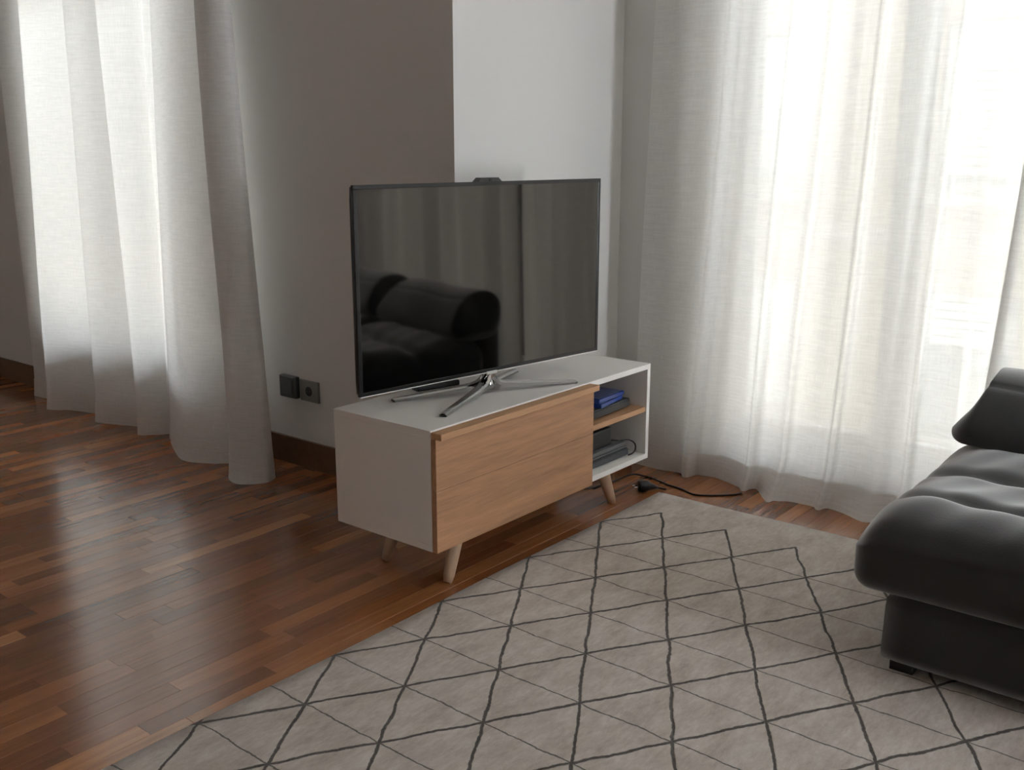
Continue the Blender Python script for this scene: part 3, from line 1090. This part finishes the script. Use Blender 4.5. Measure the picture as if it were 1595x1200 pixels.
for i in range(2):
    yb = -1.085 - i * 0.845
    obj('back_cushion', roll(yb - 0.84, yb), 'suede', sofa, smooth=True)
obj('armrest', rounded_block(0.47, 1.45, -3.06, -2.865, ZR + 0.03, 0.56, 0.06, (30, 10, 20)), 'suede', sofa, smooth=True)

# ------------------------------------------------------------------ outside: street and the house across it
obj('street', box(XW + TH + 0.2, 16, -16, 18, -6.6, -6.5), 'asphalt', label='grey asphalt street below the windows', category='street')
house = empty('apartment_building', 'cream rendered apartment building across the street, seen faintly through the curtains', 'building', (11.0, 0, -6.5))
HH = 10.6
cols = [-12.6 + 2.8 * i for i in range(10)]
rows_ = [0.9, 4.1, 7.3]
bm = bmesh.new()
ww, wh = 1.15, 2.0
ycuts = [-15.0]
for c in cols:
    ycuts += [c - ww / 2, c + ww / 2]
ycuts.append(15.5)
for i in range(0, len(ycuts), 2):
    add_box(bm, 0, 0.5, ycuts[i], ycuts[i + 1], 0, HH)
for c in cols:
    zc = [0.0]
    for r_ in rows_:
        zc += [r_, r_ + wh]
    zc.append(HH)
    for i in range(0, len(zc), 2):
        add_box(bm, 0, 0.5, c - ww / 2, c + ww / 2, zc[i], zc[i + 1])
obj('wall', bm, 'facade', house)
for zf in (3.45, 6.65):
    obj('band', box(-0.08, 0.0, -15.0, 15.5, zf, zf + 0.22), 'facade_band', house)
obj('cornice', box(-0.30, 0.5, -15.2, 15.7, HH, HH + 0.35, 0.05), 'facade_band', house)
me_cache = {}


def cached(key, maker, mat):
    if key not in me_cache:
        bm = maker()
        me = bpy.data.meshes.new(key)
        bm.to_mesh(me)
        bm.free()
        me.materials.append(M[mat])
        me_cache[key] = me
    return me_cache[key]


def frame_bm():
    bm = bmesh.new()
    add_box(bm, 0.2, 0.28, -ww / 2, -ww / 2 + 0.08, 0, wh)
    add_box(bm, 0.2, 0.28, ww / 2 - 0.08, ww / 2, 0, wh)
    add_box(bm, 0.2, 0.28, -0.05, 0.05, 0, wh)
    add_box(bm, 0.2, 0.28, -ww / 2, ww / 2, 0, 0.08)
    add_box(bm, 0.2, 0.28, -ww / 2, ww / 2, wh - 0.08, wh)
    return bm


def blind_bm(h):
    bm = bmesh.new()
    n = int(h / 0.11)
    for i in range(n):
        z = wh - 0.02 - (i + 1) * 0.11
        add_box(bm, 0.13, 0.16, -ww / 2 + 0.02, ww / 2 - 0.02, z, z + 0.095)
    return bm


rb_ = random.Random(3)
for c in cols:
    for r_ in rows_:
        wn = link('window', cached('far_window_frame', frame_bm, 'shutter'), house)
        wn.location = (0, c, r_)
        pn = link('pane', cached('far_window_pane', lambda: box(0.23, 0.25, -ww / 2 + 0.05, ww / 2 - 0.05, 0.05, wh - 0.05), 'window_dark'), wn)
        hsel = rb_.choice((0.7, 1.2, 1.8))
        bl = link('roller_blind', cached('far_blind_%d' % int(hsel * 10), lambda: blind_bm(hsel), 'shutter'), wn)
        if r_ > 1.5:
            def rail_bm():
                bm = bmesh.new()
                add_box(bm, -0.5, 0.0, -ww / 2 - 0.2, ww / 2 + 0.2, -0.12, 0.0)
                return bm
            bs = link('balcony', cached('far_balcony', rail_bm, 'facade_band'), house)
            bs.location = (0, c, r_)

            def bars():
                bm = bmesh.new()
                add_box(bm, -0.49, -0.45, -ww / 2 - 0.2, ww / 2 + 0.2, 0.92, 0.96)
                for k in range(14):
                    yk = -ww / 2 - 0.19 + (ww + 0.38) * k / 13
                    add_box(bm, -0.48, -0.46, yk - 0.01, yk + 0.01, 0.0, 0.92)
                return bm
            link('railing', cached('far_railing', bars, 'iron'), bs)
